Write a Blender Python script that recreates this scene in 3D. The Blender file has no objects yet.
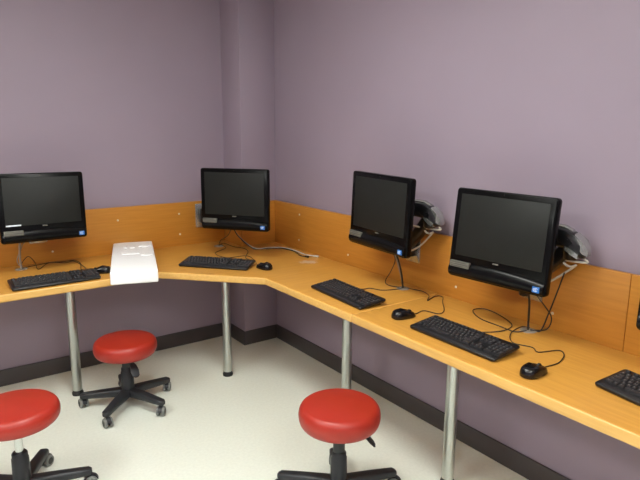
import bpy, bmesh, math, random
from mathutils import Vector, Matrix, Euler
random.seed(7)
PI = math.pi
S = bpy.context.scene
COL = S.collection

# ------------------------------------------------------------------ colours and materials
def lin(c):
    return tuple((v/12.92 if v <= .04045 else ((v+.055)/1.055)**2.4) for v in [x/255. for x in c])

def new_mat(name):
    m = bpy.data.materials.new(name); m.use_nodes = True
    nt = m.node_tree
    return m, nt, nt.nodes['Principled BSDF']

def plain(name, rgb, rough=.5, metal=0., vary=.06, scale=40., bump=0., bscale=200., spec=.5, coat=0.):
    m, nt, b = new_mat(name)
    N = nt.nodes; L = nt.links
    c = lin(rgb)
    tc = N.new('ShaderNodeTexCoord')
    n = N.new('ShaderNodeTexNoise'); n.inputs['Scale'].default_value = scale; n.inputs['Detail'].default_value = 3
    L.new(tc.outputs['Object'], n.inputs['Vector'])
    r = N.new('ShaderNodeValToRGB')
    r.color_ramp.elements[0].position = .3; r.color_ramp.elements[1].position = .7
    r.color_ramp.elements[0].color = tuple(v*(1-vary) for v in c)+(1,)
    r.color_ramp.elements[1].color = tuple(v*(1+vary) for v in c)+(1,)
    L.new(n.outputs['Fac'], r.inputs['Fac']); L.new(r.outputs['Color'], b.inputs['Base Color'])
    b.inputs['Roughness'].default_value = rough; b.inputs['Metallic'].default_value = metal
    b.inputs['Specular IOR Level'].default_value = spec
    b.inputs['Coat Weight'].default_value = coat
    if bump:
        n2 = N.new('ShaderNodeTexNoise'); n2.inputs['Scale'].default_value = bscale
        L.new(tc.outputs['Object'], n2.inputs['Vector'])
        bp = N.new('ShaderNodeBump'); bp.inputs['Strength'].default_value = bump; bp.inputs['Distance'].default_value = .002
        L.new(n2.outputs['Fac'], bp.inputs['Height']); L.new(bp.outputs['Normal'], b.inputs['Normal'])
    return m

def wood(name, rgb, along, rough=.38, residue=None):
    m, nt, b = new_mat(name)
    N = nt.nodes; L = nt.links
    c = lin(rgb)
    tc = N.new('ShaderNodeTexCoord')
    mp = N.new('ShaderNodeMapping')
    s = [90, 90, 90]; s['xyz'.index(along)] = 5
    mp.inputs['Scale'].default_value = s
    L.new(tc.outputs['Object'], mp.inputs['Vector'])
    n = N.new('ShaderNodeTexNoise'); n.inputs['Scale'].default_value = 1.; n.inputs['Detail'].default_value = 5
    L.new(mp.outputs['Vector'], n.inputs['Vector'])
    r = N.new('ShaderNodeValToRGB')
    r.color_ramp.elements[0].position = .3; r.color_ramp.elements[1].position = .72
    r.color_ramp.elements[0].color = (c[0]*.92, c[1]*.88, c[2]*.82, 1)
    r.color_ramp.elements[1].color = (c[0]*1.06, c[1]*1.08, c[2]*1.12, 1)
    L.new(n.outputs['Fac'], r.inputs['Fac'])
    out = r.outputs['Color']
    if residue:   # pale scuffed patch left by a peeled sticker
        sub = N.new('ShaderNodeVectorMath'); sub.operation = 'SUBTRACT'
        sub.inputs[1].default_value = residue
        L.new(tc.outputs['Object'], sub.inputs[0])
        rot = N.new('ShaderNodeMapping'); rot.inputs['Rotation'].default_value = (0, 0, math.radians(50))
        rot.inputs['Scale'].default_value = (1, 1, 0)
        L.new(sub.outputs['Vector'], rot.inputs['Vector'])
        sc = N.new('ShaderNodeMapping'); sc.inputs['Scale'].default_value = (1/.055, 1/.04, 1)
        L.new(rot.outputs['Vector'], sc.inputs['Vector'])
        ln = N.new('ShaderNodeVectorMath'); ln.operation = 'LENGTH'
        L.new(sc.outputs['Vector'], ln.inputs[0])
        n3 = N.new('ShaderNodeTexNoise'); n3.inputs['Scale'].default_value = 45; n3.inputs['Detail'].default_value = 4
        L.new(tc.outputs['Object'], n3.inputs['Vector'])
        ad = N.new('ShaderNodeMath'); ad.operation = 'MULTIPLY_ADD'; ad.inputs[1].default_value = 2.2; ad.inputs[2].default_value = -1.1
        L.new(n3.outputs['Fac'], ad.inputs[0])
        su = N.new('ShaderNodeMath'); su.operation = 'ADD'
        L.new(ln.outputs['Value'], su.inputs[0]); L.new(ad.outputs['Value'], su.inputs[1])
        mr = N.new('ShaderNodeMapRange'); mr.inputs[1].default_value = 1.15; mr.inputs[2].default_value = .75
        mr.inputs[3].default_value = 0.; mr.inputs[4].default_value = .6
        L.new(su.outputs['Value'], mr.inputs[0])
        mx = N.new('ShaderNodeMix'); mx.data_type = 'RGBA'
        L.new(mr.outputs[0], mx.inputs[0]); L.new(out, mx.inputs[6])
        mx.inputs[7].default_value = lin((226, 208, 184))+(1,)
        out = mx.outputs[2]
    L.new(out, b.inputs['Base Color'])
    b.inputs['Roughness'].default_value = rough
    return m

def emit(name, rgb, strength):
    m, nt, b = new_mat(name)
    b.inputs['Base Color'].default_value = lin(rgb)+(1,)
    b.inputs['Emission Color'].default_value = lin(rgb)+(1,)
    b.inputs['Emission Strength'].default_value = strength
    return m

WALL = (150, 136, 151)
M = dict(
    wall=plain('mauve_wall_paint', WALL, .6, vary=.02, scale=3., bump=.12, bscale=260.),
    base=plain('dark_vinyl_baseboard', (72, 67, 67), .45, vary=.05, scale=8.),
    floor=plain('cream_speckled_vinyl', (230, 234, 223), .33, vary=.035, scale=70.),
    ceil=plain('white_ceiling_paint', (225, 223, 216), .8, vary=.02),
    top_x=wood('beech_laminate_left', (206, 149, 65), 'x', residue=(-.175, -.665, .74)),
    top_y=wood('beech_laminate_right', (206, 149, 65), 'y', residue=(-.175, -.665, .74)),
    panel_x=wood('beech_panel_left', (196, 133, 51), 'x', .42),
    panel_y=wood('beech_panel_right', (196, 133, 51), 'y', .42),
    lit_edge_x=wood('beech_lit_edge_left', (222, 176, 98), 'x', .3),  # edge faces paler than the top: brightness of the lit edge put into colour
    lit_edge_y=wood('beech_lit_edge_right', (222, 176, 98), 'y', .3),
    leg=plain('brushed_steel', (194, 197, 192), .3, 1., vary=.04, scale=120.),
    rubber=plain('black_rubber', (24, 24, 25), .55),
    screw=plain('pale_screw_cap', (225, 214, 190), .4),
    housing=plain('gloss_black_plastic', (10, 10, 11), .24, vary=.02, spec=.13),
    shell=plain('matt_black_plastic', (20, 20, 21), .45, vary=.05),
    screen=plain('dark_screen_glass', (29, 30, 28), .5, vary=.02, spec=.25),
    chin=plain('satin_black_plastic', (12, 12, 13), .24, vary=.03, spec=.2),
    silver=plain('silver_sticker', (108, 106, 97), .4, .2),
    ink=plain('dark_ink', (60, 58, 54), .6),
    blue=plain('blue_sticker', (44, 108, 186), .35),
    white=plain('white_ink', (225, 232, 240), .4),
    key=plain('black_keys', (40, 40, 43), .42, vary=.08),
    kb=plain('black_keyboard_shell', (22, 22, 24), .38, vary=.05),
    legend=plain('grey_key_legend', (112, 112, 112), .5),
    mouse=plain('black_mouse_shell', (18, 18, 20), .22, vary=.03),
    cable=plain('black_cable', (38, 33, 31), .5),
    cable_w=plain('white_cable', (196, 190, 178), .5),
    cable_g=plain('grey_cable', (150, 142, 130), .5),
    armblk=plain('black_arm_plastic', (20, 20, 22), .3, vary=.05),
    armsil=plain('silver_arm_metal', (190, 194, 190), .25, .85, vary=.05),
    foam=plain('white_foam', (246, 246, 246), .75, vary=.015, scale=120., bump=.15, bscale=500.),
    red=plain('red_vinyl', (164, 42, 29), .4, vary=.04, scale=14., bump=.1, bscale=300.),
    base_pl=plain('charcoal_nylon', (38, 40, 44), .42, vary=.05),
    wheel=plain('grey_wheel_rubber', (122, 124, 120), .5),
    hubcap=plain('dark_wheel_cap', (40, 42, 44), .5),
    chrome=plain('chrome_column', (205, 207, 205), .2, 1., vary=.02),
    frame=plain('white_light_frame', (230, 230, 226), .5),
    lamp=emit('fluorescent_diffuser', (252, 255, 249), 21.5),
)

# ------------------------------------------------------------------ mesh helpers
def new(): return bmesh.new()

def link(name, bm, mat, parent=None, smooth=40, recalc=True):
    if recalc: bmesh.ops.recalc_face_normals(bm, faces=bm.faces[:])
    me = bpy.data.meshes.new(name)
    if smooth:
        for f in bm.faces: f.smooth = True
    bm.to_mesh(me); bm.free()
    if smooth: me.set_sharp_from_angle(angle=math.radians(smooth))
    mats = mat if isinstance(mat, (list, tuple)) else [mat]
    for q in mats: me.materials.append(q)
    o = bpy.data.objects.new(name, me); COL.objects.link(o)
    if parent is not None: o.parent = parent
    return o

def merge(bm, other, mtx=None, mi=0):
    vm = {}
    for v in other.verts:
        vm[v] = bm.verts.new(mtx @ v.co if mtx else v.co)
    for f in other.faces:
        try:
            nf = bm.faces.new([vm[v] for v in f.verts]); nf.material_index = mi
        except ValueError: pass
    other.free()
    return bm

def box(bm, lo, hi, bevel=0., seg=2, mtx=None, mi=0):
    t = bmesh.new()
    bmesh.ops.create_cube(t, size=1)
    lo = Vector(lo); hi = Vector(hi)
    for v in t.verts:
        v.co = Vector([(lo[i]+hi[i])/2 + v.co[i]*(hi[i]-lo[i]) for i in range(3)])
    if bevel: bmesh.ops.bevel(t, geom=t.edges[:], offset=bevel, segments=seg, affect='EDGES', profile=.5)
    return merge(bm, t, mtx, mi)

def lathe(bm, prof, seg=32, mtx=None, mi=0):
    """profile of (radius, z) turned about z; radius 0 closes to a pole"""
    t = bmesh.new(); rings = []
    for r, z in prof:
        if r < 1e-6: rings.append([t.verts.new((0, 0, z))])
        else: rings.append([t.verts.new((r*math.cos(2*PI*k/seg), r*math.sin(2*PI*k/seg), z)) for k in range(seg)])
    for a, b in zip(rings, rings[1:]):
        for k in range(seg):
            j = (k+1) % seg
            if len(a) == 1 and len(b) == 1: continue
            if len(a) == 1: t.faces.new([a[0], b[k], b[j]])
            elif len(b) == 1: t.faces.new([a[k], a[j], b[0]])
            else: t.faces.new([a[k], a[j], b[j], b[k]])
    if len(rings[0]) > 1: t.faces.new(rings[0][::-1])
    if len(rings[-1]) > 1: t.faces.new(rings[-1])
    return merge(bm, t, mtx, mi)

def smooth_path(pts, sub=6):
    P = [Vector(p) for p in pts]
    if len(P) < 3: return P
    Q = [P[0]*2-P[1]] + P + [P[-1]*2-P[-2]]; out = []
    for i in range(1, len(Q)-2):
        a, b, c, d = Q[i-1:i+3]
        for k in range(sub):
            t = k/sub
            out.append(.5*((2*b)+(c-a)*t+(2*a-5*b+4*c-d)*t*t+(3*b-3*c+d-a)*t**3))
    out.append(P[-1]); return out

def tube(bm, pts, r, seg=8, smooth=True, mtx=None, mi=0, sub=6):
    P = smooth_path(pts, sub) if smooth else [Vector(p) for p in pts]
    rr = r if isinstance(r, (list, tuple)) else None
    t = bmesh.new(); rings = []; up = None
    for i, p in enumerate(P):
        d = (P[min(i+1, len(P)-1)]-P[max(i-1, 0)])
        if d.length < 1e-9: d = Vector((0, 0, 1))
        d.normalize()
        if up is None: up = Vector((0, 0, 1)) if abs(d.z) < .9 else Vector((1, 0, 0))
        s = d.cross(up)
        if s.length < 1e-4: s = d.cross(Vector((1, .3, 0)))
        s.normalize(); up = s.cross(d).normalized()
        q = r if rr is None else rr[0]+(rr[1]-rr[0])*i/(len(P)-1)
        rings.append([t.verts.new(p+q*(math.cos(2*PI*k/seg)*s+math.sin(2*PI*k/seg)*up)) for k in range(seg)])
    for a, b in zip(rings, rings[1:]):
        for k in range(seg):
            j = (k+1) % seg; t.faces.new([a[k], a[j], b[j], b[k]])
    t.faces.new(rings[0][::-1]); t.faces.new(rings[-1])
    return merge(bm, t, mtx, mi)

def rrect(w, h, r, n=6, cx=0., cz=0.):
    """rounded-rectangle outline in the local x-z plane; r may be four radii (TR, TL, BL, BR)"""
    R = r if isinstance(r, (list, tuple)) else [r]*4
    out = []
    for (sx, sz, a0), q in zip(((1, 1, 0), (-1, 1, 90), (-1, -1, 180), (1, -1, 270)), R):
        for k in range(n+1):
            a = math.radians(a0+90*k/n)
            out.append((cx+sx*(w/2-q)+q*math.cos(a), cz+sz*(h/2-q)+q*math.sin(a)))
    return out

def loft(bm, sections, mtx=None, mi=0):
    """sections: list of lists of 3d points with equal counts; capped at both ends"""
    t = bmesh.new(); rings = [[t.verts.new(p) for p in s] for s in sections]
    n = len(rings[0])
    for a, b in zip(rings, rings[1:]):
        for k in range(n):
            j = (k+1) % n; t.faces.new([a[k], a[j], b[j], b[k]])
    t.faces.new(rings[0][::-1]); t.faces.new(rings[-1])
    return merge(bm, t, mtx, mi)

def slab(bm, w, h, r, y0, y1, bev=.004, cx=0., cz=0., mtx=None, mi=0):
    """rounded slab lying in the x-z plane, y0 (front) to y1 (back), eased edges"""
    secs = []
    for y, i in ((y0, bev), (y0+bev*.4, bev*.35), (y0+bev, 0), (y1-bev, 0), (y1-bev*.4, bev*.35), (y1, bev)):
        rr = [max(.0008, q-i) for q in (r if isinstance(r, (list, tuple)) else [r]*4)]
        secs.append([(x, y, z) for x, z in rrect(w-2*i, h-2*i, rr, 6, cx, cz)])
    return loft(bm, secs, mtx, mi)

def poly_prism(bm, pts, z0, z1, bevel=0., seg=3):
    t = bmesh.new()
    lo = [t.verts.new((x, y, z0)) for x, y in pts]; hi = [t.verts.new((x, y, z1)) for x, y in pts]
    n = len(pts)
    t.faces.new(lo[::-1]); t.faces.new(hi)
    for k in range(n):
        j = (k+1) % n; t.faces.new([lo[k], lo[j], hi[j], hi[k]])
    bmesh.ops.recalc_face_normals(t, faces=t.faces[:])
    if bevel: bmesh.ops.bevel(t, geom=t.edges[:], offset=bevel, segments=seg, affect='EDGES', profile=.5)
    t.normal_update()
    vm = {v: bm.verts.new(v.co) for v in t.verts}
    for f in t.faces:
        nf = bm.faces.new([vm[v] for v in f.verts])
        nf.material_index = 1 if abs(f.normal.z) < .75 else 0
    t.free()
    return bm

def thing(name, label, cat, loc=(0, 0, 0), rot=(0, 0, 0), group=None):
    o = bpy.data.objects.new(name, None); COL.objects.link(o)
    o.empty_display_size = .05
    o.location = loc; o.rotation_euler = rot
    o['label'] = label; o['category'] = cat
    if group: o['group'] = group
    return o

def local(root, pts):
    mi = Matrix.LocRotScale(root.location, root.rotation_euler, None).inverted()
    return [mi @ Vector(p) for p in pts]

def copy_tree(o, parent=None):
    c = o.copy(); COL.objects.link(c)
    if parent is not None: c.parent = parent
    for ch in list(o.children): copy_tree(ch, c)
    return c

def struct(name, bm, mat, smooth=30):
    o = link(name, bm, mat, None, smooth); o['kind'] = 'structure'; return o

# ------------------------------------------------------------------ the room
CW, JD = .273, .264           # corner pier: width along the back wall, depth of the jog
XL, YR, HT = -4.4, -5.4, 2.62
H, TH = .74, .043             # bench height and thickness
BS = .3035                    # back panel height
b = new(); box(b, (XL-.1, YR-.1, -.1), (.1, JD+.1, 0)); struct('floor', b, M['floor'])
b = new(); box(b, (XL-.1, YR-.1, HT), (.1, JD+.1, HT+.1)); struct('ceiling', b, M['ceil'])
b = new(); box(b, (XL-.1, JD, 0), (-CW, JD+.1, HT)); struct('wall_left', b, M['wall'])
b = new(); box(b, (0, YR, 0), (.1, JD+.1, HT)); struct('wall_right', b, M['wall'])
b = new(); box(b, (XL-.1, YR, 0), (XL, JD, HT)); struct('wall_far_left', b, M['wall'])
b = new(); box(b, (XL-.1, YR-.1, 0), (.1, YR, HT)); struct('wall_rear', b, M['wall'])
b = new(); box(b, (-CW, 0, 0), (0, JD+.1, HT), .004); struct('wall_pier', b, M['wall'])
BH, BT = .104, .012
def baseboard(name, lo, hi):
    b = new(); box(b, lo, hi, .004); struct(name, b, M['base'])
baseboard('baseboard_left', (XL, JD-BT, 0), (-CW, JD, BH))
baseboard('baseboard_pier_side', (-CW-BT, -BT, 0), (-CW, JD-BT, BH))
baseboard('baseboard_pier_front', (-CW, -BT, 0), (-BT, 0, BH))
baseboard('baseboard_right', (-BT, YR, 0), (0, 0, BH))
baseboard('baseboard_far_left', (XL, YR+BT, 0), (XL+BT, JD-BT, BH))
baseboard('baseboard_rear', (XL, YR, 0), (-BT, YR+BT, BH))

# ceiling lights of the room
LIGHTS = [(-1.5, -1.75), (-1.5, -4.2), (-3.3, -1.75), (-3.3, -4.2)]
light_labels = ['recessed fluorescent ceiling light nearest the corner of the bench',
                'recessed fluorescent ceiling light over the right bench, towards the rear wall',
                'recessed fluorescent ceiling light over the left bench, away from the corner',
                'recessed fluorescent ceiling light diagonally farthest from the bench corner']
for (x, y), lb in zip(LIGHTS, light_labels):
    t = thing('ceiling_light', lb, 'ceiling light', (x, y, HT), (0, 0, 0), 'ceiling lights')
    f = new()
    for lo, hi in (((-.3, -.6, -.03), (.3, -.57, 0)), ((-.3, .57, -.03), (.3, .6, 0)), ((-.3, -.57, -.03), (-.27, .57, 0)), ((.27, -.57, -.03), (.3, .57, 0))):
        box(f, lo, hi, .003)
    link('light_frame', f, M['frame'], t)
    d = new(); box(d, (-.27, -.57, -.022), (.27, .57, -.006)); link('diffuser', d, M['lamp'], t)

# ------------------------------------------------------------------ corner bench
PX, PY, QX, QY = -.5885, -.835, -1.0214, -.3678
PT = .02                      # panel thickness
desk = thing('corner_desk', 'long beech corner desk running along both walls on steel tube legs', 'desk', (0, 0, 0))
YS = -1.6                     # seam of the right run
b = new(); poly_prism(b, [(-3.4, QY), (QX, QY), (PX, PY), (PX, YS+.0006), (-.001, YS+.0006), (-.001, -.001), (-CW-.001, -.001), (-CW-.001, JD-.001), (-3.4, JD-.001)], H-TH, H, .009, 4)
link('tabletop', b, [M['top_x'], M['lit_edge_x']], desk, 35)
b = new(); poly_prism(b, [(PX, YS-.0006), (PX, -4.3), (-.001, -4.3), (-.001, YS-.0006)], H-TH, H, .009, 4)
link('tabletop', b, [M['top_y'], M['lit_edge_y']], desk, 35)
def panel(lo, hi, mat, label):
    b = new(); box(b, lo, hi, .0018, 2); o = link('back_panel', b, mat)
    o['label'] = label; o['category'] = 'panel'; o['group'] = 'beech panels along the walls above the desk'
    return o
YSEAM = -2.536
pl = panel((-3.4, JD-PT, H), (-CW-PT, JD-.001, H+BS), M['panel_x'], 'long beech panel screwed to the left wall behind the foam box')
panel((-CW-PT, -.001, H), (-CW-.001, JD-.001, H+BS), M['panel_y'], 'narrow beech panel on the pier side, hidden behind the corner computer')
panel((-CW-PT, -PT, H), (-PT, -.001, H+BS), M['panel_x'], 'short beech panel across the corner pier, right behind the corner computer')
pr = panel((-PT, YSEAM+.001, H), (-.001, -.001, H+BS), M['panel_y'], 'long beech panel on the right wall, from the corner to the seam')
pr2 = panel((-PT, -4.3, H), (-.001, YSEAM-.001, H+BS), M['panel_y'], 'beech panel past the seam at the right edge of view')
def screw(par, p, axis):
    b = new()
    m = Matrix.Translation(p) @ (Matrix.Rotation(PI/2, 4, 'X') if axis == 'y' else Matrix.Rotation(-PI/2, 4, 'Y'))
    lathe(b, [(.0065, 0), (.0065, .002), (.004, .0035), (0, .004)], 12, m)
    link('screw_cap', b, M['screw'], par)
for x, z in ((-1.464, .802), (-1.057, .959), (-.637, .966), (-.636, .822)): screw(pl, (x, JD-PT, z), 'y')
for y, z in ((-.335, .982), (-.328, .806), (-.863, .803), (-1.712, .801), (-2.235, .81)): screw(pr, (-PT, y, z), 'x')
for x, y in ((-1.461, -.116), (-.612, -.39), (-.32, -1.238), (-.33, -1.985)):
    b = new(); lathe(b, [(.027, .018), (.027, H-TH)], 24, Matrix.Translation((x, y, 0)))
    lg = link('leg', b, M['leg'], desk)
    b = new(); lathe(b, [(.031, 0), (.032, .004), (.032, .014), (.0275, .02), (.0275, .03)], 24, Matrix.Translation((x, y, 0)))
    link('foot', b, M['rubber'], lg)
    b = new(); box(b, (x-.05, y-.05, H-TH-.006), (x+.05, y+.05, H-TH), .002); link('mounting_plate', b, M['leg'], lg)
for x, y in ((-1.66, .14), (-.105, -1.432), (-.115, -2.19), (-.42, .08)):
    b = new(); lathe(b, [(.034, H-.0005), (.034, H+.002), (.030, H+.004), (.016, H+.004), (.015, H+.001), (0, H+.001)], 24, Matrix.Translation((x, y, 0)))
    link('cable_grommet', b, M['cable_g'], desk)

# ------------------------------------------------------------------ all-in-one monitors on wall arms
MW, MH = .449, .378
def make_monitor(label, loc, yaw, pitch, roll, group='all-in-one computers over the desk', strip=False):
    t = thing('desktop_computer', label, 'computer', loc, (0, 0, 0), group)
    t.rotation_euler = (Matrix.Rotation(yaw, 4, 'Z') @ Matrix.Rotation(pitch, 4, 'X') @ Matrix.Rotation(roll, 4, 'Y')).to_euler()
    b = new(); slab(b, MW, MH, [.014, .014, .016, .016], 0, .034, .005); link('housing', b, M['housing'], t)
    b = new()
    secs = []
    for y, w, h in ((.0335, .40, .32), (.05, .385, .305), (.058, .33, .25), (.06, .3, .22)):
        secs.append([(x, y, z) for x, z in rrect(w, h, .03, 6, 0, .0)])
    loft(b, secs)
    for k in range(9): box(b, (-.12+k*.03-.008, .059, .07), (-.12+k*.03+.008, .0615, .078), .0008, 1)
    link('rear_shell', b, M['shell'], t)
    # display: 18.5 inch panel above a deep chin
    sz0, sz1 = -MH/2+.094, MH/2-.024
    b = new(); slab(b, MW-.054, sz1-sz0, .003, -.0012, .004, .0008, 0, (sz0+sz1)/2); link('screen', b, M['screen'], t)
    # chin bulges forward along its lower edge
    b = new(); secs = []
    for k in range(25):
        u = k/24.; x = -MW/2+.008+u*(MW-.016)
        arch = .014*(1-(2*u-1)**2)
        zt = -MH/2+.056+arch; zb = -MH/2+.003
        prof = []
        for j in range(9):
            v = j/8.
            prof.append((x, -.0125*math.sin(PI*min(1, v*1.02))**.7 if 0 < j < 8 else .002, zb+(zt-zb)*v))
        prof += [(x, .004, zt), (x, .004, zb)]
        secs.append(prof)
    loft(b, secs); link('lower_bezel', b, M['chin'], t, 60)
    # label bottom left, round-cornered badge bottom right, small maker's bar, camera dot
    b = new(); slab(b, .096, .026, .003, -.0128, .001, .0006, -MW/2+.062, -MH/2+.056); st = link('license_label', b, M['silver'], t)
    b = new()
    for r, (x0, x1) in enumerate(((-.042, .03), (-.042, .042), (-.042, .018))):
        box(b, (-MW/2+.062+x0, -.0132, -MH/2+.0635-r*.008-.0012), (-MW/2+.062+x1, -.0127, -MH/2+.0635-r*.008+.0012))
    link('label_print', b, M['ink'], st)
    b = new(); slab(b, .029, .023, .003, -.0138, .001, .0006, MW/2-.034, -MH/2+.026); st = link('blue_badge', b, M['blue'], t)
    b = new(); ring = []
    for k in range(33):
        a = 2*PI*k/40+.6; ring.append((MW/2-.034+.0095*math.cos(a), -.0142, -MH/2+.026+.006*math.sin(a)))
    tube(b, ring, .0011, 6, False)
    box(b, (MW/2-.039, -.0144, -MH/2+.0245), (MW/2-.030, -.0136, -MH/2+.0275), .0003, 1)
    link('badge_swirl', b, M['white'], st)
    b = new(); slab(b, .026, .006, .0025, -.002, .002, .0005, 0, sz0-.008); link('maker_mark', b, M['silver'], t)
    b = new(); lathe(b, [(.0035, 0), (.003, .0012), (0, .0014)], 12, Matrix.Translation((0, 0, MH/2-.011)) @ Matrix.Rotation(PI/2, 4, 'X')); link('webcam', b, M['screen'], t)
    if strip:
        b = new(); slab(b, .075, .008, .001, -.0022, .001, .0004, -MW/2+.066, sz0+.003); link('white_strip', b, M['white'], t)  # thin white strip along the lower left of the screen
    b = new()
    slab(b, .115, .115, .008, .0595, .068, .002, 0, -.01); link('mounting_plate', b, M['shell'], t)
    return t

R = math.radians
MON = [
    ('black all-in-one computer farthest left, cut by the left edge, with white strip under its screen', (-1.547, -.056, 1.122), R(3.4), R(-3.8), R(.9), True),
    ('black all-in-one computer turned diagonally in the corner of the desk', (-.533, -.379, 1.124), R(-52.4), R(-1.), R(-.2), False),
    ('black all-in-one computer on the right wall nearest the corner, its side turned to view', (-.27, -1.406, 1.153), R(-92.3), R(-1.8), R(1.), False),
    ('largest-looking black all-in-one computer, on the right wall above the mouse and full keyboard', (-.258, -2.118, 1.134), R(-85.2), R(-5.8), R(.4), False),
    ('black computer at the right edge of view, only its left rim visible', (-.25, -2.905, 1.115), R(-88.), R(-3.), 0, False),
]
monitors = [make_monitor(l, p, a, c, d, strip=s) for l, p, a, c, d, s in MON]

def oriented(a, c):
    """matrix whose local x runs from a to c, z roughly up"""
    a = Vector(a); c = Vector(c); x = (c-a).normalized(); z = Vector((0, 0, 1))
    y = z.cross(x)
    if y.length < 1e-3: y = Vector((0, 1, 0))
    y.normalize(); z = x.cross(y)
    m = Matrix((x, y, z)).transposed().to_4x4(); m.translation = a
    return m, (c-a).length

def make_arm(label, plate, normal, elbow, mon):
    """plate: point on the panel face; normal: into the room; elbow: world point; mon: monitor root"""
    n = Vector(normal); side = Vector((0, 0, 1)).cross(n)
    t = thing('monitor_arm', label, 'monitor arm', plate, (0, 0, 0), 'wall arms holding the computers')
    P = Vector(plate)
    Rm = Matrix((side, n, Vector((0, 0, 1)))).transposed().to_4x4()
    mw = Matrix.LocRotScale(mon.location, mon.rotation_euler, None)
    vesa = mw @ Vector((0, .068, -.01)) - P
    vout = mw @ Vector((0, .11, -.01)) - P
    E = Vector(elbow)-P
    b = new(); slab(b, .1, .17, .006, 0, .006, .0015, 0, 0, Rm); link('wall_plate', b, M['armsil'], t)
    b = new(); box(b, (-.025, .0055, -.05), (.025, .05, .055), .008, 3, Rm)
    lathe(b, [(.022, -.055), (.024, -.05), (.024, .055), (.022, .06)], 20, Matrix.Translation(n*.058))
    link('wall_hinge', b, M['armblk'], t)
    # lower arm: wide channel, tapering, rising to the elbow
    A0 = n*.058
    m, ln = oriented(A0, E)
    def channel(m, ln, w0, w1, h0, h1, bow):
        secs = []
        for k in range(9):
            u = k/8.; w = w0+(w1-w0)*u; h = h0+(h1-h0)*u
            secs.append([(u*ln, y, z+bow*math.sin(PI*u)) for y, z in rrect(w, h, min(w, h)*.3, 4)])
        b = new(); loft(b, secs, m); return b
    link('lower_arm', channel(m, ln, .048, .056, .05, .062, -.006), M['armblk'], t, 50)
    m3, l3 = oriented(A0+Vector((0, 0, .024)), E+Vector((0, 0, .028)))
    b = new(); loft(b, [[(u*l3, y, z-.006*math.sin(PI*u)) for y, z in rrect(.03, .008, .003, 3)] for u in (.12, .3, .5, .7, .85)], m3)
    link('arm_trim', b, M['armsil'], t)
    b = new()
    lathe(b, [(.026, -.052), (.031, -.046), (.031, .02), (.027, .03), (0, .032)], 24, Matrix.Translation(E))
    link('elbow_joint', b, M['armblk'], t)
    out = (E-(A0+vout)*.5); out.z = 0; out.normalize()
    # faceted silver shroud: rises from the elbow tip, over the joint, towards the computer
    d0 = (vout-E); d0.z = 0; d0.normalize()
    ax = (d0-out*.9).normalized(); lat = Vector((0, 0, 1)).cross(ax).normalized()
    SH = ((-.062, -.024, .03, .016), (-.054, -.014, .058, .05), (-.02, .012, .076, .074), (.02, .034, .076, .066), (.075, .05, .058, .04), (.085, .052, .04, .02))
    b = new(); loft(b, [[E+ax*u+lat*yy+Vector((0, 0, zc+zz)) for yy, zz in rrect(w, h, min(w, h)*.22, 2)] for u, zc, w, h in SH])
    link('elbow_cover', b, M['armblk'], t, 25)
    def cap(part):                         # bright metal shields bolted over the black shroud
        b = new(); secs = []
        for u, z0, z1, w in part:
            secs.append([E+ax*u+lat*yy+Vector((0, 0, zz)) for yy, zz in ((-w/2, z0), (w/2, z0), (w/2, z1), (w*.32, z1+.004), (-w*.32, z1+.004), (-w/2, z1))])
        loft(b, secs); link('metal_shield', b, M['armsil'], t, 25)
    cap(((-.004, .034, .061, .030), (.03, .052, .075, .034), (.085, .058, .078, .03)))
    cap(((-.068, -.030, -.006, .04), (-.050, -.018, .026, .064), (-.018, .016, .050, .062)))
    cap(((-.040, -.040, -.022, .086), (-.012, -.026, -.006, .086), (.012, -.010, .006, .084)))
    b = new()
    for sg in (-1, 1):
        q = E+lat*sg*.036+Vector((0, 0, .018))
        tube(b, [q, q+lat*sg*.009], .013, 16, False)
    link('pivot_cap', b, M['armblk'], t)
    m, ln = oriented(E+Vector((0, 0, .015)), vout)
    link('upper_arm', channel(m, ln, .054, .044, .056, .046, .016), M['armblk'], t, 50)
    m2, l2 = oriented(E+Vector((0, 0, .05)), vout+Vector((0, 0, .028)))
    b = new(); secs = []
    for k in range(7):
        u = k/6.*.55
        secs.append([(u*l2, y, z+.014*math.sin(PI*u)) for y, z in rrect(.034, .007, .003, 3)])
    loft(b, secs, m2); link('arm_trim', b, M['armsil'], t)
    b = new(); tube(b, [vout, vesa], .023, 18, False)
    mw2 = Matrix.Translation(-P) @ mw
    slab(b, .12, .12, .01, .068, .073, .0015, 0, -.01, mw2)
    link('tilt_head', b, M['armblk'], t)
    # cable slack looped under the elbow
    d = (vout-E); d.normalize(); o2 = out
    ctr = E+d*.022+o2*.022+Vector((0, 0, -.05))
    p = [A0+Vector((0, 0, -.03)), A0*.6+E*.4+o2*.03+Vector((0, 0, -.05))]
    for k in range(11):
        a = -2.2+k*.55
        p.append(ctr+(ax*math.cos(a))*.036+Vector((0, 0, math.sin(a)*.03))+o2*(.002*k))
    p += [E*.5+vout*.5+Vector((0, 0, -.05)), vout+Vector((0, 0, -.03))]
    b = new(); tube(b, p, .0045, 8); link('looped_cable', b, M['cable_w'], t)
    p = [A0+Vector((0, 0, .065)), A0*.4+E*.6+o2*.035+Vector((0, 0, .02)), E+o2*.05+Vector((0, 0, -.036)), E+d*.05-o2*.01+Vector((0, 0, -.055)), vout+Vector((0, 0, -.035))]
    b = new(); tube(b, p, .0045, 8); link('looped_cable', b, M['cable'], t)
    return t

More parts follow.
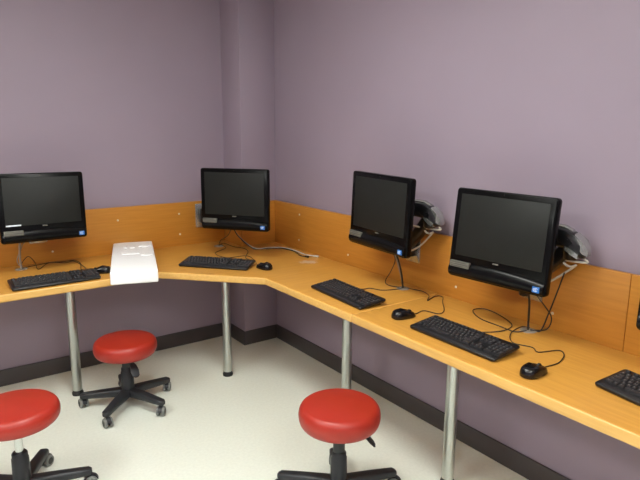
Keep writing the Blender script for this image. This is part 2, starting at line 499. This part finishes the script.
FX = -PT-.0005
make_arm('wall arm hidden behind the far left computer on the left wall', (-1.54, JD-PT-.0005, .95), (0, -1, 0), (-1.43, .13, 1.09), monitors[0])
make_arm('arm behind the corner computer, its silver plate showing left of the screen', (-.468, JD-PT-.0005, .942), (0, -1, 0), (-.44, .03, 1.04), monitors[1])
make_arm('silver and black arm behind the computer on the right wall nearest the corner', (FX, -1.415, .955), (-1, 0, 0), (-.095, -1.59, 1.138), monitors[2])
make_arm('silver and black arm sticking out right of the largest-looking computer', (FX, -2.135, .93), (-1, 0, 0), (-.095, -2.335, 1.125), monitors[3])
make_arm('wall arm of the computer at the right edge, outside the picture', (FX, -2.93, .945), (-1, 0, 0), (-.09, -3.12, 1.105), monitors[4])

def cable(root, name, pts, r, mat):
    b = new(); tube(b, local(root, pts), r, 7); return link(name, b, mat, root)
# cords dropping from the computers to the desk
cable(monitors[0], 'power_cable', [(-1.655, .06, .95), (-1.66, .10, .90), (-1.663, .13, .82), (-1.66, .14, .746)], .0065, M['cable_g'])
cable(monitors[0], 'network_cable', [(-1.60, .06, .945), (-1.64, .10, .90), (-1.65, .13, .87), (-1.675, .16, .79), (-1.655, .15, .746)], .003, M['cable_g'])
cable(monitors[1], 'power_cable', [(-.53, -.33, .94), (-.47, -.16, .86), (-.43, .03, .79), (-.42, .08, .746)], .003, M['cable'])
cable(monitors[2], 'power_cable', [(-.205, -1.46, .97), (-.165, -1.455, .90), (-.125, -1.438, .82), (-.108, -1.434, .746)], .0048, M['cable'])
cable(monitors[2], 'security_cable', [(-.20, -1.45, .97), (-.16, -1.445, .88), (-.118, -1.425, .81), (-.102, -1.43, .746)], .0035, M['cable_g'])
cable(monitors[2], 'signal_cable', [(-.205, -1.44, .97), (-.10, -1.36, .88), (-.06, -1.29, .80), (-.10, -1.29, .75), (-.135, -1.35, .745), (-.12, -1.42, .746)], .0024, M['cable'])
cable(monitors[3], 'power_cable', [(-.21, -2.22, .955), (-.18, -2.225, .90), (-.135, -2.2, .81), (-.118, -2.19, .746)], .0048, M['cable'])
cable(monitors[3], 'signal_cable', [(-.12, -2.33, 1.02), (-.09, -2.29, .93), (-.075, -2.25, .82), (-.09, -2.23, .746), (-.115, -2.2, .746)], .003, M['cable'])
cable(monitors[3], 'security_cable', [(-.2, -2.235, .955), (-.11, -2.245, .87), (-.05, -2.25, .80), (-.06, -2.24, .75), (-.11, -2.21, .746)], .0026, M['cable'])
cable(monitors[4], 'power_cable', [(-.20, -2.95, .95), (-.14, -2.97, .86), (-.10, -3.0, .78), (-.08, -3.02, .746)], .0045, M['cable'])

# ------------------------------------------------------------------ keyboards
KW, KD = .439, .158
def key_bm(w, d, h=.0075):
    b = new()
    lo = [(-w/2, -d/2, 0), (w/2, -d/2, 0), (w/2, d/2, 0), (-w/2, d/2, 0)]
    i = .0022
    mid = [(x*(1-i*.6/(w/2)), y*(1-i*.6/(d/2)), h*.8) for x, y, _ in lo]
    hi = [(x*(1-i/(w/2)), y*(1-i/(d/2)), h) for x, y, _ in lo]
    loft(b, [lo, mid, hi])
    box(b, (-w*.30, d*.08, h-.0001), (-w*.30+min(.0042, w*.4), d*.27, h+.00025), 0, 1, None, 1)
    return b
def key_layout():
    U = .0186; out = []
    x0 = -KW/2+.018
    z = [.056, .030, .0115, -.007, -.0255, -.044]     # row centres, back to front
    def row(y, x, widths, d=.0165):
        for w in widths:
            if w > 0: out.append((x+w*U/2, y, w*U-.0022, d))
            x += abs(w)*U
    row(z[0], x0, [1, -.6, 1, 1, 1, 1, -.4, 1, 1, 1, 1, -.4, 1, 1, 1, 1], .0125)
    row(z[1], x0, [1]*13+[2])
    row(z[2], x0, [1.5]+[1]*12+[1.5])
    row(z[3], x0, [1.75]+[1]*11+[2.25])
    row(z[4], x0, [2.25]+[1]*10+[2.75])
    row(z[5], x0, [1.5, 1, 1.25, 5.75, 1.25, 1.25, 1.25, 1.75])
    x1 = x0+15.35*U
    row(z[0], x1, [1, 1, 1], .0125)
    row(z[1], x1, [1, 1, 1]); row(z[2], x1, [1, 1, 1])
    row(z[4], x1, [-1, 1]); row(z[5], x1, [1, 1, 1])
    x2 = x1+3.35*U
    row(z[1], x2, [1, 1, 1, 1]); row(z[2], x2, [1, 1, 1]); row(z[3], x2, [1, 1, 1]); row(z[4], x2, [1, 1, 1]); row(z[5], x2, [2, 1])
    out.append((x2+3.5*U, (z[2]+z[3])/2, U-.0022, .0165+.0185))
    out.append((x2+3.5*U, (z[4]+z[5])/2, U-.0022, .0165+.0185))
    return out
KEYS = key_layout()
key_cache = {}
def key_mesh(w, d):
    k = (round(w, 4), round(d, 4))
    if k not in key_cache:
        o = link('key', key_bm(w, d), [M['key'], M['legend']], None, 25)
        key_cache[k] = o.data; bpy.data.objects.remove(o)
    return key_cache[k]
kb_shell = None
SLOPE = math.atan2(.018, KD)
def make_keyboard(label, x, y, ang, single_keys):
    t = thing('keyboard', label, 'keyboard', (x, y, H), (0, 0, ang), 'black keyboards on the desk')
    # shell in its own tilted frame: front edge low, rear propped on two feet
    m = Matrix.Translation((0, -KD/2, .0015)) @ Matrix.Rotation(SLOPE, 4, 'X') @ Matrix.Translation((0, KD/2, 0))
    b = new(); secs = []
    for z, i, yf in ((0, .004, 0), (.003, .001, 0), (.009, 0, 0), (.0125, .0015, .002), (.0145, .005, .006)):
        o = rrect(KW-2*i, KD-2*i, .011, 5)
        secs.append([(px, py, z) for px, py in o])
    loft(b, secs, m); link('shell', b, M['kb'], t)
    b = new()
    for sx in (-1, 1): box(b, (sx*.17-.014, KD/2-.02, 0), (sx*.17+.014, KD/2-.012, .022), .001, 1)
    link('rear_feet', b, M['kb'], t)
    b = new(); box(b, (-KW/2+.02, -KD/2+.006, .0142), (KW/2-.02, -KD/2+.018, .0152), .0004, 1, m); link('palm_edge', b, M['key'], t)
    if single_keys:
        for k, (kx, ky, w, d) in enumerate(KEYS[:100]):
            o = bpy.data.objects.new('key', key_mesh(w, d)); COL.objects.link(o); o.parent = t
            mm = m @ Matrix.Translation((kx, ky+.002, .0142))
            o.matrix_local = mm
        rest = KEYS[100:]
    else: rest = KEYS
    b = new()
    for kx, ky, w, d in rest:
        mm = m @ Matrix.Translation((kx, ky+.002, .0142)); q = key_bm(w, d)
        vm = {v: b.verts.new(mm @ v.co) for v in q.verts}
        for f in q.faces:
            nf = b.faces.new([vm[v] for v in f.verts]); nf.material_index = f.material_index
        q.free()
    o = link('keycaps', b, [M['key'], M['legend']], t, 25)
    o['kind'] = 'stuff'
    return t
kbs = [make_keyboard('black keyboard at far left under the left wall computer', -1.561, -.272, R(.3), False),
       make_keyboard('black keyboard set diagonally in front of the corner computer', -.683, -.432, R(-49), False),
       make_keyboard('black keyboard in front of the right wall computer nearest the corner', -.434, -1.372, R(-93.5), True),
       make_keyboard('black keyboard below the largest-looking computer, between two black mice', -.431, -2.104, R(-90.8), True),
       make_keyboard('black keyboard cut off by the right edge of view', -.351, -2.858, R(-99), True)]

# ------------------------------------------------------------------ mice
def make_mouse(label, x, y, ang):
    t = thing('mouse', label, 'mouse', (x, y, H), (0, 0, ang), 'black mice on the desk')
    L_, W_, Hm = .118, .068, .041
    b = new(); nu, nv = 28, 10; secs = []
    rings = []
    for j in range(nv+1):
        v = j/nv                              # 0 at the base rim, 1 at the crown
        ring = []
        for i in range(nu):
            a = 2*PI*i/nu
            s = (1-v**2.05)**.5 if j < nv else 0.0
            px = math.copysign(abs(math.cos(a))**.85, math.cos(a)); py = math.copysign(abs(math.sin(a))**.85, math.sin(a))
            yy = py*L_/2*s
            wv = W_/2*(1-.08*math.cos(PI*py))*s
            zz = .003+(Hm-.003)*math.sin(v*PI/2)**.9
            zz = .003+(zz-.003)*(1-.30*max(0, py)-.08*abs(py))
            ring.append((px*wv, yy-.006*v, zz))
        rings.append(ring)
    base = [(px*.9, py*.92, 0.0005) for px, py, _ in rings[0]]
    secs = [base]+rings[:-1]
    loft(b, secs)
    link('shell', b, M['mouse'], t, 70)
    # button split lines and the wheel
    b = new(); lathe(b, [(.0075, -.004), (.011, -.0035), (.0115, 0), (.011, .0035), (.0075, .004)], 18, Matrix.Translation((0, .030, .0215)) @ Matrix.Rotation(PI/2, 4, 'Y'))
    link('scroll_wheel', b, M['rubber'], t)
    return t
mice = [make_mouse('black mouse between the far left keyboard and the white foam box', -1.303, -.208, R(60)),
        make_mouse('black mouse right of the diagonal keyboard in the desk corner', -.487, -.655, R(8)),
        make_mouse('black mouse between the two keyboards along the right desk', -.425, -1.767, R(-98)),
        make_mouse('black mouse nearest the camera, right of the second right-hand keyboard', -.476, -2.46, R(-88))]

# cords lying on the desk
Z = H+.0032
cable(kbs[0], 'cable', [(-1.40, -.20, H+.02), (-1.374, -.05, Z), (-1.343, .101, Z), (-1.36, .187, Z), (-1.426, .191, Z), (-1.49, .21, Z), (-1.524, .20, Z), (-1.62, .168, Z), (-1.655, .15, Z)], .0023, M['cable'])
cable(mice[0], 'cable', [(-1.352, -.18, H+.010), (-1.362, -.165, H+.006), (-1.35, -.06, Z), (-1.35, .057, Z), (-1.371, .153, Z+.004), (-1.417, .153, Z), (-1.499, .19, Z+.004), (-1.581, .071, Z), (-1.575, .2, Z+.012), (-1.607, .21, .796), (-1.652, .16, .77), (-1.655, .145, Z)], .0021, M['cable'])
cable(kbs[1], 'cable', [(-.50, -.47, H+.018), (-.452, -.433, Z), (-.45, -.36, Z), (-.40, -.28, Z), (-.345, -.2, Z), (-.32, -.1, Z), (-.352, -.01, Z), (-.354, .136, Z), (-.41, .09, Z)], .0023, M['cable'])
cable(mice[1], 'cable', [(-.494, -.60, H+.010), (-.485, -.57, Z), (-.455, -.50, Z), (-.43, -.431, Z), (-.424, -.317, Z+.004), (-.544, -.286, Z), (-.549, -.124, Z), (-.42, -.02, Z), (-.405, .07, Z+.004)], .0021, M['cable'])
cable(kbs[2], 'cable', [(-.36, -1.33, H+.018), (-.293, -1.33, Z), (-.251, -1.337, Z), (-.222, -1.40, Z), (-.148, -1.43, Z), (-.11, -1.436, Z+.003)], .0023, M['cable'])
cable(mice[2], 'cable', [(-.370, -1.773, H+.010), (-.345, -1.768, Z), (-.289, -1.76, Z), (-.268, -1.827, Z), (-.213, -1.813, Z), (-.12, -1.72, Z), (-.055, -1.660, Z), (-.075, -1.63, Z), (-.16, -1.66, Z), (-.10, -1.61, Z+.003), (-.066, -1.53, Z), (-.09, -1.45, Z)], .0021, M['cable'])
cable(kbs[3], 'cable', [(-.36, -2.09, H+.018), (-.301, -2.094, Z), (-.216, -2.134, Z), (-.118, -2.112, Z), (-.051, -1.989, Z), (-.04, -1.90, Z), (-.099, -1.886, Z), (-.163, -1.978, Z), (-.176, -2.094, Z), (-.18, -2.17, Z), (-.135, -2.195, Z+.003)], .0023, M['cable'])
cable(mice[3], 'cable', [(-.42, -2.458, H+.010), (-.39, -2.452, Z), (-.321, -2.458, Z), (-.243, -2.431, Z), (-.214, -2.392, Z), (-.294, -2.357, Z), (-.271, -2.315, Z), (-.29, -2.24, Z), (-.22, -2.18, Z+.004), (-.11, -2.15, Z), (-.09, -2.18, Z+.002)], .0021, M['cable'])
cable(kbs[4], 'cable', [(-.285, -2.86, H+.018), (-.22, -2.86, Z), (-.15, -2.92, Z), (-.1, -2.99, Z)], .0023, M['cable'])

# two loose cords ending in bare plugs by the right panel
def loose(label, pts, r, mat, plug):
    b = new(); tube(b, pts, r, 8)
    o = link('loose_cable', b, mat)
    o['label'] = label; o['category'] = 'cable'; o['group'] = 'loose cables in the desk corner'
    b = new(); m, l = oriented(pts[-1], Vector(pts[-1])+(Vector(pts[-1])-Vector(pts[-2])).normalized())
    box(b, (-.004, -.007, -.0045), (.026, .007, .0065), .002, 2, m); link('plug', b, plug, o)
loose('white loose cable trailing from behind the corner computer to the right panel', [(-.372, -.02, Z+.17), (-.335, -.05, Z+.08), (-.262, -.14, Z+.003), (-.165, -.184, Z+.002), (-.092, -.24, Z+.002), (-.075, -.371, Z+.002), (-.088, -.50, Z+.002), (-.06, -.575, Z+.002)], .0042, M['cable_w'], M['cable_w'])
loose('black loose cable lying against the white one in the desk corner', [(-.385, -.04, Z+.17), (-.345, -.075, Z+.08), (-.275, -.155, Z+.002), (-.175, -.2, Z+.001), (-.105, -.252, Z+.001), (-.09, -.375, Z+.001), (-.125, -.50, Z+.001), (-.115, -.545, Z+.001)], .0036, M['cable'], M['shell'])

# ------------------------------------------------------------------ white foam box overhanging the desk edge
BW, BL, BHt = .245, .817, .068
t = thing('foam_box', 'long white foam packing box overhanging the front edge of the left desk', 'box', (-1.097, -.157, H+.0005), (0, 0, -.31))
b = new(); box(b, (-BW/2, -BL/2, 0), (BW/2, BL/2, BHt), .007, 3); link('body', b, M['foam'], t)
def cross(cx, cy, s):
    b = new()
    box(b, (cx-s, cy-s*1.5, BHt-.001), (cx+s, cy+s*1.5, BHt+.006), .002, 2)
    box(b, (cx-s*2.2, cy-s*.55, BHt-.001), (cx+s*2.2, cy+s*.55, BHt+.0055), .002, 2)
    link('raised_cross', b, M['foam'], t)
cross(.075, .24, .018); cross(.078, -.02, .016)
b = new(); box(b, (-.065, .02, BHt-.001), (.035, .085, BHt+.005), .002, 2); link('raised_bar', b, M['foam'], t)
b = new(); box(b, (-.055, .20, BHt-.001), (-.035, .27, BHt+.005), .002, 2); box(b, (-.02, .2, BHt-.001), (.01, .225, BHt+.005), .002, 2); link('raised_tab', b, M['foam'], t)

# ------------------------------------------------------------------ stools
def make_stool(label, x, y, zmid, phase, lever, sr=.171, column='base_pl', cr=.025, RB=.255, low=.055):
    """zmid: height of the seat's widest rim; lever: angle of the height paddle"""
    t = thing('swivel_stool', label, 'stool', (x, y, 0), (0, 0, phase), 'red swivel stools')
    zb, zt = zmid-low, zmid+.030
    prof = [(0, zb), (sr*.80, zb)]
    for k in range(15):
        a = -PI/2*.8+(PI*.9)*k/14
        ca, sa = math.cos(a), math.sin(a)
        prof.append((sr*.80+sr*.20*math.copysign(abs(ca)**.8, ca), zmid-.012+(.042 if sa > 0 else low-.009)*math.copysign(abs(sa)**.9, sa)))
    prof += [(sr*.66, zt+.004), (sr*.4, zt+.008), (sr*.15, zt+.0095), (0, zt+.0095)]
    b = new(); lathe(b, prof, 56); link('seat', b, M['red'], t, 60)
    b = new(); lathe(b, [(.085, zb-.012), (.09, zb-.01), (.09, zb+.001), (0, zb+.001)], 28)
    box(b, (-.045, -.035, zb-.03), (.045, .035, zb-.008), .006, 2); link('seat_plate', b, M['base_pl'], t)
    b = new(); lathe(b, [(cr, .16), (cr, zb-.018)], 20); link('gas_column', b, M[column], t)
    b = new(); lathe(b, [(.036, .10), (.034, .205), (.031, .21), (.031, .226), (.027, .232), (cr*.9, .232)], 24); link('column_sleeve', b, M['base_pl'], t)
    # paddle under the seat
    la = lever-phase
    m = Matrix.Rotation(la, 4, 'Z')
    b = new(); tube(b, [(.03, 0, zb-.02), (.07, 0, zb-.022), (.1, 0, zb-.03)], .006, 8, True, m)
    secs = []
    for u, w, h, dz in ((0, .008, .009, 0), (.25, .018, .013, -.012), (.6, .023, .013, -.034), (.9, .019, .010, -.054), (1, .009, .006, -.06)):
        secs.append([(.092+u*.06, yy, zb-.028+dz+zz) for yy, zz in rrect(w*2, h, h*.4, 4)])
    loft(b, secs, m); link('height_lever', b, M['base_pl'], t)
    b = new(); lathe(b, [(.036, .062), (.042, .066), (.042, .094), (.036, .108), (.026, .112)], 28); link('hub', b, M['base_pl'], t)
    for k in range(5):
        a = 2*PI*k/5
        m = Matrix.Rotation(a, 4, 'Z'); secs = []
        for u in (0, .12, .3, .55, .8, .95, 1):
            xx = .028+u*(RB-.01); w = .058-.016*u; h = .050-.020*u
            zc = .084-.006*u-.006*u*u
            if u == 1: w *= .6; h *= .7
            secs.append([(xx, yy, zc+zz) for yy, zz in rrect(w, h, h*.32, 4)])
        b = new(); loft(b, secs, m); link('base_arm', b, M['base_pl'], t, 45)
        sw = random.Random(int(k*17+x*100)).uniform(-1.2, 1.2)
        mc = m @ Matrix.Translation((RB, 0, 0)) @ Matrix.Rotation(sw, 4, 'Z')
        b = new(); lathe(b, [(.007, .03), (.007, .068)], 12, mc)
        secs = []
        for j in range(9):
            aa = PI*(.05+.95*j/8)
            secs.append([(.012+(r_)*math.cos(aa), yy, .027+(r_)*math.sin(aa)) for r_, yy in ((.022, -.009), (.031, -.011), (.031, .011), (.022, .009))])
        loft(b, secs, mc)
        c = link('caster', b, M['base_pl'], t)
        for s in (-1, 1):
            mw = mc @ Matrix.Translation((.012, s*.0145, .0265)) @ Matrix.Rotation(PI/2, 4, 'X')
            b = new(); lathe(b, [(.016, -.0085), (.0245, -.0075), (.0265, -.003), (.0265, .003), (.0245, .0075), (.016, .0085)], 24, mw)
            w = link('wheel', b, M['wheel'], c)
            b = new(); lathe(b, [(.0155, -.0092), (.0155, .0092)], 18, mw); link('wheel_cap', b, M['hubcap'], c)
    return t
make_stool('red round swivel stool standing beside the desk leg below the white foam box', -1.257, -.424, .369, R(9), R(-88), RB=.243)
make_stool('red round swivel stool at the lower left corner on a pale chrome column', -1.897, -1.025, .415, R(-11), R(150), column='chrome', cr=.016, low=.046)
make_stool('red round swivel stool nearest the right desk, bottom centre of view', -.803, -1.795, .415, R(-15), R(-42), low=.060)

# ------------------------------------------------------------------ camera, world, view
cam = bpy.data.cameras.new('camera'); co = bpy.data.objects.new('camera', cam); COL.objects.link(co)
cam.sensor_fit = 'HORIZONTAL'; cam.sensor_width = 36.; cam.lens = 576.8*36/640; cam.clip_start = .05
yaw, pit, rol = R(-35.9885), R(-11.4138), R(.3264)
fw = Vector((-math.sin(yaw)*math.cos(pit), math.cos(yaw)*math.cos(pit), math.sin(pit)))
r0 = Vector((math.cos(yaw), math.sin(yaw), 0)); u0 = r0.cross(fw)
r2 = r0*math.cos(rol)+u0*math.sin(rol); u2 = -r0*math.sin(rol)+u0*math.cos(rol)
mc = Matrix((r2, u2, -fw)).transposed().to_4x4(); mc.translation = (-2.16973, -3.53195, 1.58490)
co.matrix_world = mc
S.camera = co
w = bpy.data.worlds.new('world'); S.world = w; w.use_nodes = True
w.node_tree.nodes['Background'].inputs['Color'].default_value = (.5, .5, .5, 1)
w.node_tree.nodes['Background'].inputs['Strength'].default_value = .01
vs = S.view_settings
S.display_settings.display_device = 'sRGB'
vs.view_transform = 'Standard'; vs.look = 'None'; vs.gamma = 1; vs.use_curve_mapping = False
vs.exposure = 0.0
S.cycles.use_denoising = True
S.cycles.max_bounces = 10; S.cycles.diffuse_bounces = 6
